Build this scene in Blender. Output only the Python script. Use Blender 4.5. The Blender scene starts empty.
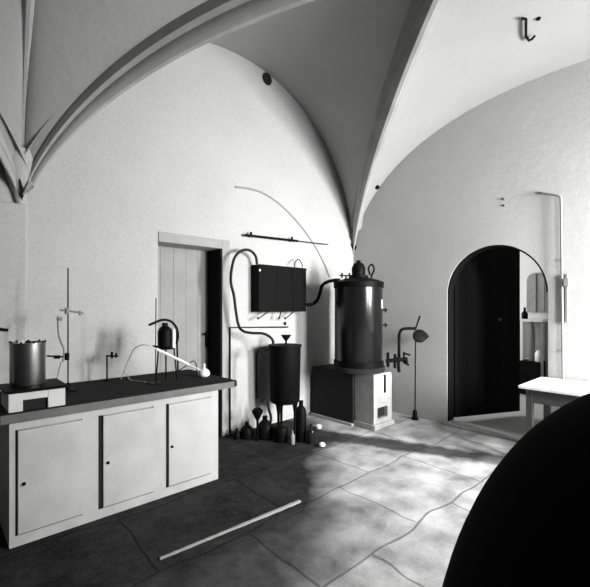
import bpy, bmesh, math, random
from mathutils import Vector, Matrix
from mathutils.bvhtree import BVHTree
random.seed(7)
PI = math.pi
COL = bpy.context.scene.collection

# ------------------------------------------------------------------ surveying
F, U0, V0, H = 400.0, 295.0, 307.0, 1.6
TH = math.radians(47.3)
FW = Vector((math.cos(TH), math.sin(TH), 0)); RT = Vector((math.sin(TH), -math.cos(TH), 0))
def ray(u, v): return FW + RT * ((u - U0) / F) + Vector((0, 0, (V0 - v) / F))
EYE = Vector((0, 0, H))
def onY(u, v, Y): d = ray(u, v); return EYE + d * (Y / d.y)
def onX(u, v, X): d = ray(u, v); return EYE + d * (X / d.x)
def onZ(u, v, z): d = ray(u, v); return EYE + d * ((z - H) / d.z)
def atD(u, v, D): return EYE + ray(u, v) * D
XR, YL, XW, YS = 5.25, 4.25, -4.4, -1.52      # room faces

# ------------------------------------------------------------------ materials
def mat(name, col, rough=0.8, metal=0.0, var=0.0, scale=6.0, bump=0.0, bscale=40.0, grain=0.0, spec=0.4):
    m = bpy.data.materials.new(name); m.use_nodes = True
    n, l = m.node_tree.nodes, m.node_tree.links
    b = n['Principled BSDF']
    b.inputs['Roughness'].default_value = rough; b.inputs['Metallic'].default_value = metal
    b.inputs['Specular IOR Level'].default_value = spec
    c = (col, col, col * 0.99, 1) if not isinstance(col, tuple) else col
    tc = n.new('ShaderNodeTexCoord')
    if var or grain:
        t = n.new('ShaderNodeTexNoise'); t.inputs['Scale'].default_value = scale; t.inputs['Detail'].default_value = 6
        l.new(tc.outputs['Object'], t.inputs['Vector'])
        g = n.new('ShaderNodeTexNoise'); g.inputs['Scale'].default_value = 90; g.inputs['Detail'].default_value = 3
        l.new(tc.outputs['Object'], g.inputs['Vector'])
        a = n.new('ShaderNodeMath'); a.operation = 'MULTIPLY_ADD'; a.inputs[1].default_value = var * 2; a.inputs[2].default_value = 1 - var
        l.new(t.outputs['Fac'], a.inputs[0])
        a2 = n.new('ShaderNodeMath'); a2.operation = 'MULTIPLY_ADD'; a2.inputs[1].default_value = grain * 2; a2.inputs[2].default_value = -grain
        l.new(g.outputs['Fac'], a2.inputs[0])
        s = n.new('ShaderNodeMath'); s.operation = 'ADD'; l.new(a.outputs[0], s.inputs[0]); l.new(a2.outputs[0], s.inputs[1])
        mx = n.new('ShaderNodeMix'); mx.data_type = 'RGBA'; mx.blend_type = 'MULTIPLY'; mx.inputs[0].default_value = 1
        mx.inputs[6].default_value = c; l.new(s.outputs[0], mx.inputs[7])
        l.new(mx.outputs[2], b.inputs['Base Color'])
    else:
        b.inputs['Base Color'].default_value = c
    if bump:
        t2 = n.new('ShaderNodeTexNoise'); t2.inputs['Scale'].default_value = bscale; t2.inputs['Detail'].default_value = 4
        l.new(tc.outputs['Object'], t2.inputs['Vector'])
        bp = n.new('ShaderNodeBump'); bp.inputs['Strength'].default_value = bump; bp.inputs['Distance'].default_value = 0.01
        l.new(t2.outputs['Fac'], bp.inputs['Height']); l.new(bp.outputs['Normal'], b.inputs['Normal'])
    return m

M = {}
M['plaster'] = mat('lime_plaster', 0.35, 0.92, var=0.10, scale=1.6, bump=0.35, bscale=14, grain=0.22)
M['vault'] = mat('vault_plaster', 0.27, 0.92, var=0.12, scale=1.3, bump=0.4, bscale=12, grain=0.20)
M['stone'] = mat('rib_stone', 0.30, 0.9, var=0.12, scale=4, bump=0.5, bscale=20, grain=0.08)
M['paint'] = mat('painted_wood', 0.36, 0.6, var=0.25, scale=4, bump=0.15, bscale=30, grain=0.12)
M['doorwood'] = mat('pale_door_wood', 0.20, 0.7, var=0.2, scale=5, bump=0.2, bscale=40, grain=0.12)
M['trimwood'] = mat('architrave_wood', 0.24, 0.7, var=0.15, scale=6, grain=0.1)
M['top'] = mat('stained_worktop', 0.014, 0.85, var=0.75, scale=14, bump=0.5, bscale=30, grain=0.5, spec=0.08)
M['topedge'] = mat('worktop_edge', 0.10, 0.7, var=0.45, scale=9, grain=0.15)
M['dark'] = mat('dark_wood_and_shade', 0.003, 0.8, var=0.2, scale=8, spec=0.08)
M['iron'] = mat('black_iron', 0.003, 0.5, metal=0.0, var=0.2, scale=10, bump=0.2, spec=0.05)
M['rubber'] = mat('black_rubber', 0.006, 0.6, spec=0.2)
M['blackpaint'] = mat('black_cover', 0.004, 0.95, spec=0.05)
M['tank'] = mat('tarred_sheet_iron', 0.003, 0.6, var=0.3, scale=12, bump=0.3, bscale=20, spec=0.05)
M['steel'] = mat('sheet_steel', 0.24, 0.33, metal=0.95, var=0.12, scale=9, bump=0.06, bscale=12)
M['copper'] = mat('dull_metal', 0.16, 0.22, metal=0.95, var=0.2, scale=9)
M['japan'] = mat('glossy_black_iron', 0.006, 0.2, var=0.2, scale=9, bump=0.05, bscale=10, spec=0.3)
M['brass'] = mat('tarnished_brass', 0.06, 0.4, metal=0.6)
M['grey'] = mat('grey_metal', 0.17, 0.6, metal=0.0)
M['masonry'] = mat('whitewashed_brick', 0.27, 0.9, var=0.35, scale=8, bump=0.6, bscale=16, grain=0.15)
M['stove'] = mat('white_fireclay', 0.5, 0.8, var=0.15, scale=12, grain=0.1)
M['soot_and_shade'] = mat('soot_and_shade', 0.006, 0.95)  # soot of the fire holes, also painted shade in the door gaps
M['cloth'] = mat('white_table_top', 0.6, 0.7, var=0.05, scale=8)
M['white'] = mat('white_china', 0.6, 0.4)
M['rubberlight'] = mat('pale_rubber', 0.45, 0.6)
M['oldwood'] = mat('grey_old_wood', 0.035, 0.75, var=0.3, scale=9, grain=0.15)
M['dull'] = mat('low_bounce_plaster', 0.24, 0.95, var=0.2, scale=2)  # for unseen walls, toned down to lessen the bounced light
M['inner'] = mat('far_room_plaster', 0.62, 0.9, var=0.1, scale=3)
M['greyniche'] = mat('grey_window_panes', 0.22, 0.6, var=0.3, scale=6)

def glassmat(name, col, rough=0.05):
    m = bpy.data.materials.new(name); m.use_nodes = True
    b = m.node_tree.nodes['Principled BSDF']
    b.inputs['Base Color'].default_value = (*col, 1); b.inputs['Transmission Weight'].default_value = 0.85
    b.inputs['Roughness'].default_value = rough; b.inputs['IOR'].default_value = 1.3
    return m
M['glass'] = glassmat('clear_glass', (0.92, 0.93, 0.92))
M['dglass'] = glassmat('dark_glass', (0.06, 0.06, 0.06), 0.1)

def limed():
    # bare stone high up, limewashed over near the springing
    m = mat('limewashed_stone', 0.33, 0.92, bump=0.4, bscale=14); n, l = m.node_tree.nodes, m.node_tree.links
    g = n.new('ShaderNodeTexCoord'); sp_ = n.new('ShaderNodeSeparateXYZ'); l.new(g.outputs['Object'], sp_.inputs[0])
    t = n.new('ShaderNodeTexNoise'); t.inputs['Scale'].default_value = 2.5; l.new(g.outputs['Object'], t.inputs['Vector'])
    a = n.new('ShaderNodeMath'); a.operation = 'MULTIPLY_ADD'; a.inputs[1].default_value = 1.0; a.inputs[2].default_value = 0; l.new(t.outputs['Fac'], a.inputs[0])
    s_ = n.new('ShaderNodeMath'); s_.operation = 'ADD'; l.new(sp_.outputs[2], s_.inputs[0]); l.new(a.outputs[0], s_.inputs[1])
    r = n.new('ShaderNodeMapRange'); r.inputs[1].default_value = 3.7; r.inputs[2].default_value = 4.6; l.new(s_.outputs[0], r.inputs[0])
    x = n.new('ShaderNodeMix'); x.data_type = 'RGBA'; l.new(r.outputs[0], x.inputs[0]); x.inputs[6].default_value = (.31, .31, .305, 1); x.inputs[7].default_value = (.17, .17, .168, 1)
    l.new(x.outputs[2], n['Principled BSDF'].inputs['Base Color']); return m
M['limed'] = limed()

def floormat():
    m = bpy.data.materials.new('worn_flagstones'); m.use_nodes = True
    n, l = m.node_tree.nodes, m.node_tree.links
    b = n['Principled BSDF']; b.inputs['Roughness'].default_value = 0.9; b.inputs['Specular IOR Level'].default_value = 0.1
    tc = n.new('ShaderNodeTexCoord'); out = tc.outputs['Object']
    def noise(sc, det=5):
        t = n.new('ShaderNodeTexNoise'); t.inputs['Scale'].default_value = sc; t.inputs['Detail'].default_value = det
        l.new(out, t.inputs['Vector']); return t.outputs['Fac']
    def mth(op, a, c=None, d=None, clamp=False):
        x = n.new('ShaderNodeMath'); x.operation = op; x.use_clamp = clamp
        for i, q in enumerate((a, c, d)):
            if q is None: continue
            if isinstance(q, (int, float)): x.inputs[i].default_value = q
            else: l.new(q, x.inputs[i])
        return x.outputs[0]
    sep = n.new('ShaderNodeSeparateXYZ'); l.new(out, sep.inputs[0]); X, Y = sep.outputs[0], sep.outputs[1]
    br = n.new('ShaderNodeTexBrick'); br.offset = 0.43; br.squash = 1
    br.inputs['Color1'].default_value = (1, 1, 1, 1); br.inputs['Color2'].default_value = (0.82, 0.82, 0.82, 1)
    br.inputs['Mortar'].default_value = (0.55, 0.55, 0.55, 1)
    br.inputs['Scale'].default_value = 1; br.inputs['Mortar Size'].default_value = 0.012; br.inputs['Mortar Smooth'].default_value = 0.4
    br.inputs['Brick Width'].default_value = 1.05; br.inputs['Row Height'].default_value = 0.78
    # slightly irregular slabs
    nv = n.new('ShaderNodeTexNoise'); nv.inputs['Scale'].default_value = 1.7; l.new(out, nv.inputs['Vector'])
    mp = n.new('ShaderNodeMix'); mp.data_type = 'RGBA'; mp.blend_type = 'LINEAR_LIGHT'; mp.inputs[0].default_value = 0.10
    l.new(out, mp.inputs[6]); l.new(nv.outputs['Color'], mp.inputs[7]); l.new(mp.outputs[2], br.inputs['Vector'])
    # darker zone beside the bench, its edge broken by noise
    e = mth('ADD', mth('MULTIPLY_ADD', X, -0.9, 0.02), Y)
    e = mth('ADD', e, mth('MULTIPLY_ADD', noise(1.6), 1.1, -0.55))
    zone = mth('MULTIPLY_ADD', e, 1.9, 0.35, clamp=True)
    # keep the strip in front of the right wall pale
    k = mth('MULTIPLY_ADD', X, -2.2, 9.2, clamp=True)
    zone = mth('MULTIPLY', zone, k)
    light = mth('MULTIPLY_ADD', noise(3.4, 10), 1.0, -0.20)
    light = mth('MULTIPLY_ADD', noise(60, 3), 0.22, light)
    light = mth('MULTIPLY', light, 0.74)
    # dark band crossing the stones from the boiler, fading towards the table
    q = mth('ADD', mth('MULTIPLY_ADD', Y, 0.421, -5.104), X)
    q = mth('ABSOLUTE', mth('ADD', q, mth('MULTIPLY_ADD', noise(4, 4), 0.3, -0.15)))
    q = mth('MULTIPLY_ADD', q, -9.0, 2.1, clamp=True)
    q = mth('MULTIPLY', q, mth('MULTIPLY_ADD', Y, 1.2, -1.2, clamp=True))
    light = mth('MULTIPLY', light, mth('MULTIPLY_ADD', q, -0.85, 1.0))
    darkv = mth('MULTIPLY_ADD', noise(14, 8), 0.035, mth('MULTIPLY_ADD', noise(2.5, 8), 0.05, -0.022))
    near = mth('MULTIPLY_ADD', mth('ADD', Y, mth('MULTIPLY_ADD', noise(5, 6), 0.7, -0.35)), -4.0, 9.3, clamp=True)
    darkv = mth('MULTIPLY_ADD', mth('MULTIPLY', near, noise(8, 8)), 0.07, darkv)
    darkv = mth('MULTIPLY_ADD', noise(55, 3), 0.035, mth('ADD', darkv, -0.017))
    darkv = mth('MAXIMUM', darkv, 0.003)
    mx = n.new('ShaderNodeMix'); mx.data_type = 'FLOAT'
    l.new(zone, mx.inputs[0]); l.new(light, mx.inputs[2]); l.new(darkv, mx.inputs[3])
    mm = n.new('ShaderNodeMix'); mm.data_type = 'RGBA'; mm.blend_type = 'MULTIPLY'; mm.inputs[0].default_value = 1
    l.new(br.outputs['Color'], mm.inputs[6]); l.new(mx.outputs[0], mm.inputs[7])
    l.new(mm.outputs[2], b.inputs['Base Color'])
    bp = n.new('ShaderNodeBump'); bp.inputs['Strength'].default_value = 0.5; bp.inputs['Distance'].default_value = 0.02
    hh = mth('ADD', noise(9, 6), mth('MULTIPLY', br.outputs['Fac'], -1.2))
    l.new(hh, bp.inputs['Height']); l.new(bp.outputs['Normal'], b.inputs['Normal'])
    return m
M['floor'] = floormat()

# ------------------------------------------------------------------ mesh helpers
def B(): return bmesh.new()
def box(bm, a, b, bev=0.0, rotz=0.0):
    a, b = Vector(a), Vector(b); c = (a + b) / 2; s = b - a
    mt = Matrix.Translation(c) @ Matrix.Rotation(rotz, 4, 'Z') @ Matrix.Diagonal((abs(s.x), abs(s.y), abs(s.z), 1))
    r = bmesh.ops.create_cube(bm, size=1, matrix=mt)
    if bev:
        es = {e for v in r['verts'] for e in v.link_edges}
        bmesh.ops.bevel(bm, geom=list(es), offset=bev, segments=2, affect='EDGES', profile=0.5)
def spline(pts, k=6):
    pts = [Vector(p) for p in pts]
    if len(pts) < 3: return pts
    P = [pts[0] * 2 - pts[1]] + pts + [pts[-1] * 2 - pts[-2]]; o = []
    for i in range(1, len(P) - 2):
        a, b, c, d = P[i - 1:i + 3]
        for j in range(k):
            t = j / k
            o.append(0.5 * ((2 * b) + (c - a) * t + (2 * a - 5 * b + 4 * c - d) * t * t + (3 * b - a - 3 * c + d) * t ** 3))
    return o + [pts[-1]]
def tube(bm, pts, r, seg=10, smooth=True, r2=None):
    pts = spline(pts) if smooth else [Vector(p) for p in pts]
    n = len(pts); rings = []
    ref = None
    for i, p in enumerate(pts):
        t = (pts[min(i + 1, n - 1)] - pts[max(i - 1, 0)]).normalized()
        if ref is None:
            ref = t.orthogonal().normalized()
        ref = (ref - t * ref.dot(t)).normalized()
        bn = t.cross(ref); rr = r if r2 is None else r + (r2 - r) * i / (n - 1)
        rings.append([bm.verts.new(p + (ref * math.cos(2 * PI * k / seg) + bn * math.sin(2 * PI * k / seg)) * rr) for k in range(seg)])
    for a, b in zip(rings, rings[1:]):
        for k in range(seg): bm.faces.new((a[k], a[(k + 1) % seg], b[(k + 1) % seg], b[k]))
    bm.faces.new(list(reversed(rings[0]))); bm.faces.new(rings[-1])
def lathe(bm, prof, c, seg=28, axis=None):
    c = Vector(c); Z = Vector(axis).normalized() if axis else Vector((0, 0, 1))
    A = Z.orthogonal().normalized(); Bn = Z.cross(A); rings = []
    for r, z in prof:
        rings.append([bm.verts.new(c + Z * z + (A * math.cos(2 * PI * k / seg) + Bn * math.sin(2 * PI * k / seg)) * max(r, 1e-4)) for k in range(seg)])
    for a, b in zip(rings, rings[1:]):
        for k in range(seg): bm.faces.new((a[k], a[(k + 1) % seg], b[(k + 1) % seg], b[k]))
    bm.faces.new(list(reversed(rings[0]))); bm.faces.new(rings[-1])
def obj(name, bm, m, parent=None, smooth=None, label=None, origin=None):
    bmesh.ops.recalc_face_normals(bm, faces=bm.faces)
    off = Vector((0, 0, 0))
    if parent is not None: off = world_loc(parent)
    loc = Vector((0, 0, 0))
    if parent is None and origin is not None: loc = Vector(origin)
    bmesh.ops.translate(bm, verts=bm.verts, vec=-(off + loc))
    me = bpy.data.meshes.new(name); bm.to_mesh(me); bm.free()
    o = bpy.data.objects.new(name, me); COL.objects.link(o); o.location = loc
    me.materials.append(m)
    if smooth is not None:
        for p in me.polygons: p.use_smooth = True
        try: me.set_sharp_from_angle(angle=math.radians(smooth))
        except Exception: pass
    if parent is not None: o.parent = parent
    if label: o['label'] = label
    return o
def world_loc(o):
    v = Vector(o.location)
    while o.parent is not None: o = o.parent; v += o.location
    return v
def tag(o, label, cat, group=None):
    o['label'] = label; o['category'] = cat
    if group: o['group'] = group
    return o
def thing(name, loc, label, cat, group=None):
    o = bpy.data.objects.new(name, None); COL.objects.link(o); o.location = Vector(loc)
    o.empty_display_size = 0.1
    return tag(o, label, cat, group)
def struct(name, bm, m, smooth=None, origin=None):
    o = obj(name, bm, m, None, smooth, None, origin); o['kind'] = 'structure'; return o

# ------------------------------------------------------------------ room shell
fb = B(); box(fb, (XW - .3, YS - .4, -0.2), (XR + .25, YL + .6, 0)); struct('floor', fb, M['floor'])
# left wall with the recessed plank door
DX0, DX1, DZ, DD = 1.874, 2.69, 2.32, 0.30
w = B()
box(w, (XW - .3, YL, 0), (DX0, YL + .5, 5.2)); box(w, (DX1, YL, 0), (XR + .25, YL + .5, 5.2)); box(w, (DX0, YL, DZ), (DX1, YL + .5, 5.2))
struct('wall_left', w, M['plaster'])
# right wall with round-arched doorway
AY0, AY1, AH = 1.405, 2.615, 2.38
AR = (AY1 - AY0) / 2; AC = (AY0 + AY1) / 2; AS = AH - AR
def prism_x(bm, poly, x0, x1):     # polygon in (y,z)
    a = [bm.verts.new((x0, y, z)) for y, z in poly]; b = [bm.verts.new((x1, y, z)) for y, z in poly]
    bm.faces.new(a); bm.faces.new(list(reversed(b)))
    for i in range(len(poly)):
        j = (i + 1) % len(poly); bm.faces.new((a[i], b[i], b[j], a[j]))
WT = 0.14
w = B()
box(w, (XR, AY1, 0), (XR + WT, YL, 5.2)); box(w, (XR, YS - .3, 0), (XR + WT, AY0, 5.2))
N = 32
arc = [(AC + AR * math.cos(PI * i / N), AS + AR * math.sin(PI * i / N)) for i in range(N + 1)]
for p, q in zip(arc, arc[1:]): prism_x(w, [p, q, (q[0], 5.2), (p[0], 5.2)], XR, XR + WT)
box(w, (XR, AY0, -0.1), (XR + WT, AY1, 0.035))
struct('wall_right', w, M['plaster'])
# front wall (behind the camera's right shoulder) with two windows and an added fill opening, rear wall
WIN = [(4.45, 5.0, 1.1, 2.9), (3.1, 3.8, 1.1, 2.9), (-2.9, -1.5, 1.0, 3.0)]  # the opening farthest left is unseen, added to let in fill light
w = B(); xs = XW - .3
for (a, b, z0, z1) in sorted(WIN):
    box(w, (xs, YS - .4, 0), (a, YS, 5.2)); box(w, (a, YS - .4, 0), (b, YS, z0)); box(w, (a, YS - .4, z1), (b, YS, 5.2)); xs = b
box(w, (xs, YS - .4, 0), (XR, YS, 5.2)); struct('wall_front', w, M['dull'])
for i, (a, b, z0, z1) in enumerate(WIN):
    f = B(); t = 0.05; y0, y1 = YS - .3, YS - .24
    box(f, (a, y0, z0), (a + t, y1, z1)); box(f, (b - t, y0, z0), (b, y1, z1)); box(f, (a + t, y0, z0), (b - t, y1, z0 + t)); box(f, (a + t, y0, z1 - t), (b - t, y1, z1))
    c = (a + b) / 2; box(f, (c - .02, y0, z0 + t), (c + .02, y1, z1 - t))
    for k in (1, 2):
        z = z0 + (z1 - z0) * k / 3; box(f, (a + t, y0 + .01, z - .012), (b - t, y1 - .01, z + .012))
    struct('window_%d' % (i + 1), f, M['paint'])  # the third one belongs to the added, unseen fill opening
w = B(); box(w, (XW - .3, YS, 0), (XW, YL, 5.2)); struct('wall_rear', w, M['dull'])

# vault --------------------------------------------------------------
ZS = 2.5
e1 = lambda t: math.sqrt(max(0, 1 - (1 - t) ** 2))
RN, RE, RC = 2.33, 1.78, 1.72
def zr(w): return ZS + RC * e1(w) ** 1.35
def LN(a): return ZS + RN * e1(1 - abs(a))
def LE(a): return ZS + RE * e1(1 - abs(a)) ** 0.95
BX = 0.63; BXS = 0.0
bays = [((BX, YL), (XR, YL), (XR, YS), (BXS, YS)), ((XW, YL), (BX, YL), (BXS, YS), (XW, YS))]   # NW NE SE SW
def bil(q, a, b):
    nw, ne, se, sw = q; s, t = (a + 1) / 2, (b + 1) / 2
    x = (sw[0] * (1 - s) + se[0] * s) * (1 - t) + (nw[0] * (1 - s) + ne[0] * s) * t
    y = (sw[1] * (1 - s) + se[1] * s) * (1 - t) + (nw[1] * (1 - s) + ne[1] * s) * t
    return x, y
vb = B(); NW_, NP = 26, 36
for q in bays:
    for side in range(4):
        L = LN if side in (0, 2) else LE
        rows = []
        for i in range(NW_ + 1):
            wv = 1 - math.cos(PI / 2 * i / NW_); row = []
            for j in range(NP + 1):
                a = (1 - wv) * math.sin(PI * (j / NP - .5)); b = 1 - wv
                s_ = abs(a) / max(1 - wv, 1e-6); s_ = min(s_, 1)
                if i == NW_: s_ = 1
                z = L(a) + (zr(wv) - L(1 - wv)) * s_ ** 3 + (zr(1) - L(0)) * wv ** 1.5 * (1 - s_ ** 3)
                aa, bb = [(a, b), (b, a), (a, -b), (-b, a)][side]
                x, y = bil(q, aa, bb); row.append(vb.verts.new((x, y, z)))
            rows.append(row)
        for i in range(NW_):
            for j in range(NP):
                try: vb.faces.new((rows[i][j], rows[i][j + 1], rows[i + 1][j + 1], rows[i + 1][j]))
                except ValueError: pass
bmesh.ops.remove_doubles(vb, verts=vb.verts, dist=0.0008)
bmesh.ops.recalc_face_normals(vb, faces=vb.faces)
for f_ in list(vb.faces)[:1]:
    pass
up = sum(f_.normal.z for f_ in vb.faces)
if up > 0:
    for f_ in vb.faces: f_.normal_flip()
VBVH = BVHTree.FromBMesh(vb)
me = bpy.data.meshes.new('ceiling'); vb.to_mesh(me); vb.free()
ceil = bpy.data.objects.new('ceiling', me); COL.objects.link(ceil); me.materials.append(M['vault']); ceil['kind'] = 'structure'
for p in me.polygons: p.use_smooth = True
me.set_sharp_from_angle(angle=math.radians(22))
sd = ceil.modifiers.new('thick', 'SOLIDIFY'); sd.thickness = 0.12; sd.offset = -1
def vhit(u, v):
    h = VBVH.ray_cast(EYE, ray(u, v).normalized()); return h[0], h[1]

trim_n = [0]
def rib(path, name_mat, W=0.105, taper=True, dep=1.0):
    bm = B(); path = [Vector(p) for p in path]; n = len(path)
    ends = (path[-1] - path[0]); ends.z = 0
    side = Vector((-ends.y, ends.x, 0)).normalized(); rings = []
    prof = [(-1, -.05), (-1, .045), (-.62, .075), (-.62, .10), (-.5, .15), (-.2, .185), (.2, .185), (.5, .15), (.62, .10), (.62, .075), (1, .045), (1, -.05)]
    k0 = n // 2 if abs(path[-1].z - path[0].z) < .01 else n - 2
    flip = side.cross((path[k0 + 1] - path[k0 - 1]).normalized()).z > 0
    for i, p in enumerate(path):
        t = (path[min(i + 1, n - 1)] - path[max(i - 1, 0)]).normalized()
        dn = side.cross(t).normalized()
        if flip: dn = -dn
        s = 1.0
        if taper:
            hgt = p.z - ZS; s = min(1.0, 0.15 + 0.85 * max(hgt, 0) / 1.5)
        rings.append([bm.verts.new(p + side * (a * W * s) + dn * (d * s * dep)) for a, d in prof])
    m_ = len(prof)
    for a, b in zip(rings, rings[1:]):
        for k in range(m_): bm.faces.new((a[k], a[(k + 1) % m_], b[(k + 1) % m_], b[k]))
    bm.faces.new(rings[0]); bm.faces.new(list(reversed(rings[-1])))
    trim_n[0] += 1
    return struct('trim_%d' % trim_n[0], bm, name_mat, 30)
for q in bays:
    for sa, sb in ((1, 1), (-1, 1), (1, -1), (-1, -1)):
        pth = []
        for i in range(41):
            wv = 1 - math.cos(PI / 2 * i / 40); x, y = bil(q, sa * (1 - wv), sb * (1 - wv)); pth.append((x, y, zr(wv)))
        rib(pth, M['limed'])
# transverse arch between the bays
pth = []
for i in range(61):
    b = math.cos(PI * i / 60); x, y = bil(bays[0], -1, b); pth.append((x, y, LE(b)))
rib(pth, M['stone'], W=0.07, dep=0.5)
# wall pier under the springing, with a chamfered plaster body
w = B(); box(w, (BX - .36, YL - .09, 0), (BX + .03, YL, 2.5), 0.02); trim_n[0] += 1; struct('trim_%d' % trim_n[0], w, M['plaster'])
w = B(); lathe(w, [(.012, -.10), (.05, .05), (.10, .22), (.15, .38), (.16, .46)], (BX - .015, YL - .01, ZS), 24); trim_n[0] += 1; struct('trim_%d' % trim_n[0], w, M['plaster'], 60)
# door architrave on the left wall
w = B(); aw = .11
box(w, (DX1, YL - .012, 0), (DX1 + aw, YL, DZ + aw), .004); box(w, (DX0, YL - .012, DZ), (DX1, YL, DZ + aw), .004)
trim_n[0] += 1; struct('trim_%d' % trim_n[0], w, M['trimwood'])
w = B(); box(w, (DX1 - .02, YL + .006, 0), (DX1 - .001, YL + .30, DZ)); trim_n[0] += 1; struct('trim_%d' % trim_n[0], w, M['dark'])  # dark board puts the shade of the door reveal into colour
# raised edge of a blind arch on the left wall
pts = [onY(u, v, YL - .004) for u, v in ((235, 187), (250, 189), (265, 194), (283, 207), (300, 225), (313, 243), (323, 261), (330, 278))]
w = B(); tube(w, pts, .014, 6); trim_n[0] += 1; struct('trim_%d' % trim_n[0], w, M['trimwood'], 60)

# dark wooden lining of the arched doorway
w = B(); lt = .02
oo = [(AY1, .035)] + [(AC + (AR) * math.cos(PI - PI * i / N), AS + (AR) * math.sin(PI - PI * i / N)) for i in range(N, -1, -1)][::1] + [(AY0, .035)]
def ringpt(r, i): return (AC + r * math.cos(PI * i / N), AS + r * math.sin(PI * i / N))
for i in range(N): prism_x(w, [ringpt(AR - lt, i), ringpt(AR - lt, i + 1), ringpt(AR - .001, i + 1), ringpt(AR - .001, i)], XR + .012, XR + WT + .02)
box(w, (XR + .012, AY1 - lt, .035), (XR + WT + .02, AY1 - .001, AS)); box(w, (XR + .06, AY0 + .001, .035), (XR + WT + .02, AY0 + lt, AS))
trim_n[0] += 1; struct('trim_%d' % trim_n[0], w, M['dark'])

# plank door in the recess
dy = YL + DD
d = B(); nb = 5; bw = (DX1 - DX0) / nb
for i in range(nb): box(d, (DX0 + i * bw + .0008, dy, 0.01), (DX0 + (i + 1) * bw - .0008, dy + .05, DZ), .002)
door = struct('door_1', d, M['doorwood'])
p = onY(205, 334, dy)
d = B(); c = p; box(d, (c.x - .045, dy - .05, c.z - .012), (c.x + .035, dy - .03, c.z + .018), .004); box(d, (c.x + .0, dy - .03, c.z - .16), (c.x + .05, dy, c.z + .03), .004)
obj('door_lock', d, M['iron'], door, label='black iron lock and latch')

# dark door leaf standing open beyond the arch
hx, hy = XR + WT + .03, AY1 - .03
rr = (520 - U0) / F; ux, uy = math.cos(TH) + math.sin(TH) * rr, math.sin(TH) - math.cos(TH) * rr
L = 1.16; A_, B_, C_ = ux * ux + uy * uy, -2 * (ux * hx + uy * hy), hx * hx + hy * hy - L * L
disc = max(B_ * B_ - 4 * A_ * C_, 0); Dt = (-B_ + math.sqrt(disc)) / (2 * A_)
tip = Vector((ux * Dt, uy * Dt, 0)); dirv = Vector((tip.x - hx, tip.y - hy, 0)).normalized(); nrm = Vector((-dirv.y, dirv.x, 0))
if nrm.y < 0: nrm = -nrm
d = B(); Lw = (tip - Vector((hx, hy, 0))).length
nb = 6
for i in range(nb):
    a = Vector((hx, hy, 0)) + dirv * (Lw * i / nb + .002); b = Vector((hx, hy, 0)) + dirv * (Lw * (i + 1) / nb - .002)
    vs = [a, b, b + nrm * .045, a + nrm * .045]
    lo = [d.verts.new(v + Vector((0, 0, .06))) for v in vs]; hi = [d.verts.new(v + Vector((0, 0, 2.5))) for v in vs]
    d.faces.new(lo); d.faces.new(hi)
    for k in range(4): d.faces.new((lo[k], lo[(k + 1) % 4], hi[(k + 1) % 4], hi[k]))
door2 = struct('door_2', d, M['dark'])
kp = Vector((hx, hy, 0)) + dirv * (Lw * .62) ; d = B(); lathe(d, [(.012, 0), (.012, .03), (.026, .04), (.03, .055), (.02, .072), (.001, .075)], kp + Vector((0, 0, 1.42)), 16, axis=-nrm)
obj('door_knob', d, M['brass'], door2, 40)

# the far room beyond the arch
FX, FY0, FY1 = 8.4, 0.2, 4.2
w = B(); box(w, (XR + WT, FY0 - .2, -.1), (FX + .2, FY1 + .2, 0)); struct('floor', w, M['stone']).name = 'floor_far'
w = B(); box(w, (XR + WT, FY0 - .2, 3.0), (FX + .2, FY1 + .2, 3.1)); struct('ceiling_far', w, M['inner'])
w = B(); box(w, (XR + WT, FY1, 0), (6.4, FY1 + .2, 3)); box(w, (7.9, FY1, 0), (FX + .2, FY1 + .2, 3)); box(w, (6.4, FY1, 0), (7.9, FY1 + .2, 1)); box(w, (6.4, FY1, 2.7), (7.9, FY1 + .2, 3)); struct('wall_far_left', w, M['inner'])  # opening here is added for the light of the far room
w = B(); box(w, (XR + WT, FY0 - .2, 0), (FX + .2, FY0, 3)); struct('wall_far_right', w, M['inner'])
w = B(); box(w, (FX, FY0, 0), (FX + .2, FY1, 3)); struct('wall_far', w, M['inner'])
# arched window recess on the far wall
a0, a1 = onX(527.5, 300, FX), onX(545, 300, FX); yc, hw = (a0.y + a1.y) / 2, abs(a0.y - a1.y) / 2; zt = onX(536, 273, FX).z
def arch_poly(yc, hw, z0, zt, n=16):
    return [(yc + hw, z0), (yc - hw, z0)] + [(yc + hw * math.cos(PI - PI * i / n) * 1, zt - hw + hw * math.sin(PI * i / n)) for i in range(n + 1)]
w = B(); prism_x(w, arch_poly(yc, hw, 1.5, zt), FX - .05, FX); wf = struct('window_4', w, M['greyniche'])
w = B(); box(w, (FX - .07, yc - .012, 1.5), (FX - .05, yc + .012, zt - .02)); box(w, (FX - .07, yc - hw, 1.78), (FX - .05, yc + hw, 1.8)); obj('window_bar', w, M['trimwood'], wf)

# shelf rack in the far room
ra, rb_ = onX(517, 320, FX - .4), onX(543, 320, FX - .4); zsh = ra.z
y1_, y0_ = ra.y, rb_.y
sh = thing('shelf_rack', ((FX - .25), (y0_ + y1_) / 2, 0), 'tall open shelf rack seen through the arched doorway', 'shelf')
d = B(); box(d, (FX - .42, y0_, zsh - .025), (FX - .07, y1_, zsh + .02), .004); obj('top_shelf', d, M['cloth'], sh)
for yy in (y0_, y1_ - .04):
    for xx in (FX - .4, FX - .11):
        d = B(); box(d, (xx, yy, 0), (xx + .04, yy + .04, zsh - .025)); obj('upright', d, M['doorwood'], sh)
d = B(); box(d, (FX - .42, y0_ + .05, .02), (FX - .07, y1_ - .05, .62), .004); obj('cupboard', d, M['dark'], sh)
d = B(); box(d, (FX - .12, y0_ + .05, .64), (FX - .08, y1_ - .05, zsh - .04)); obj('back_panel', d, M['greyniche'], sh)
q = onX(531.5, 366, FX - .3)
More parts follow.
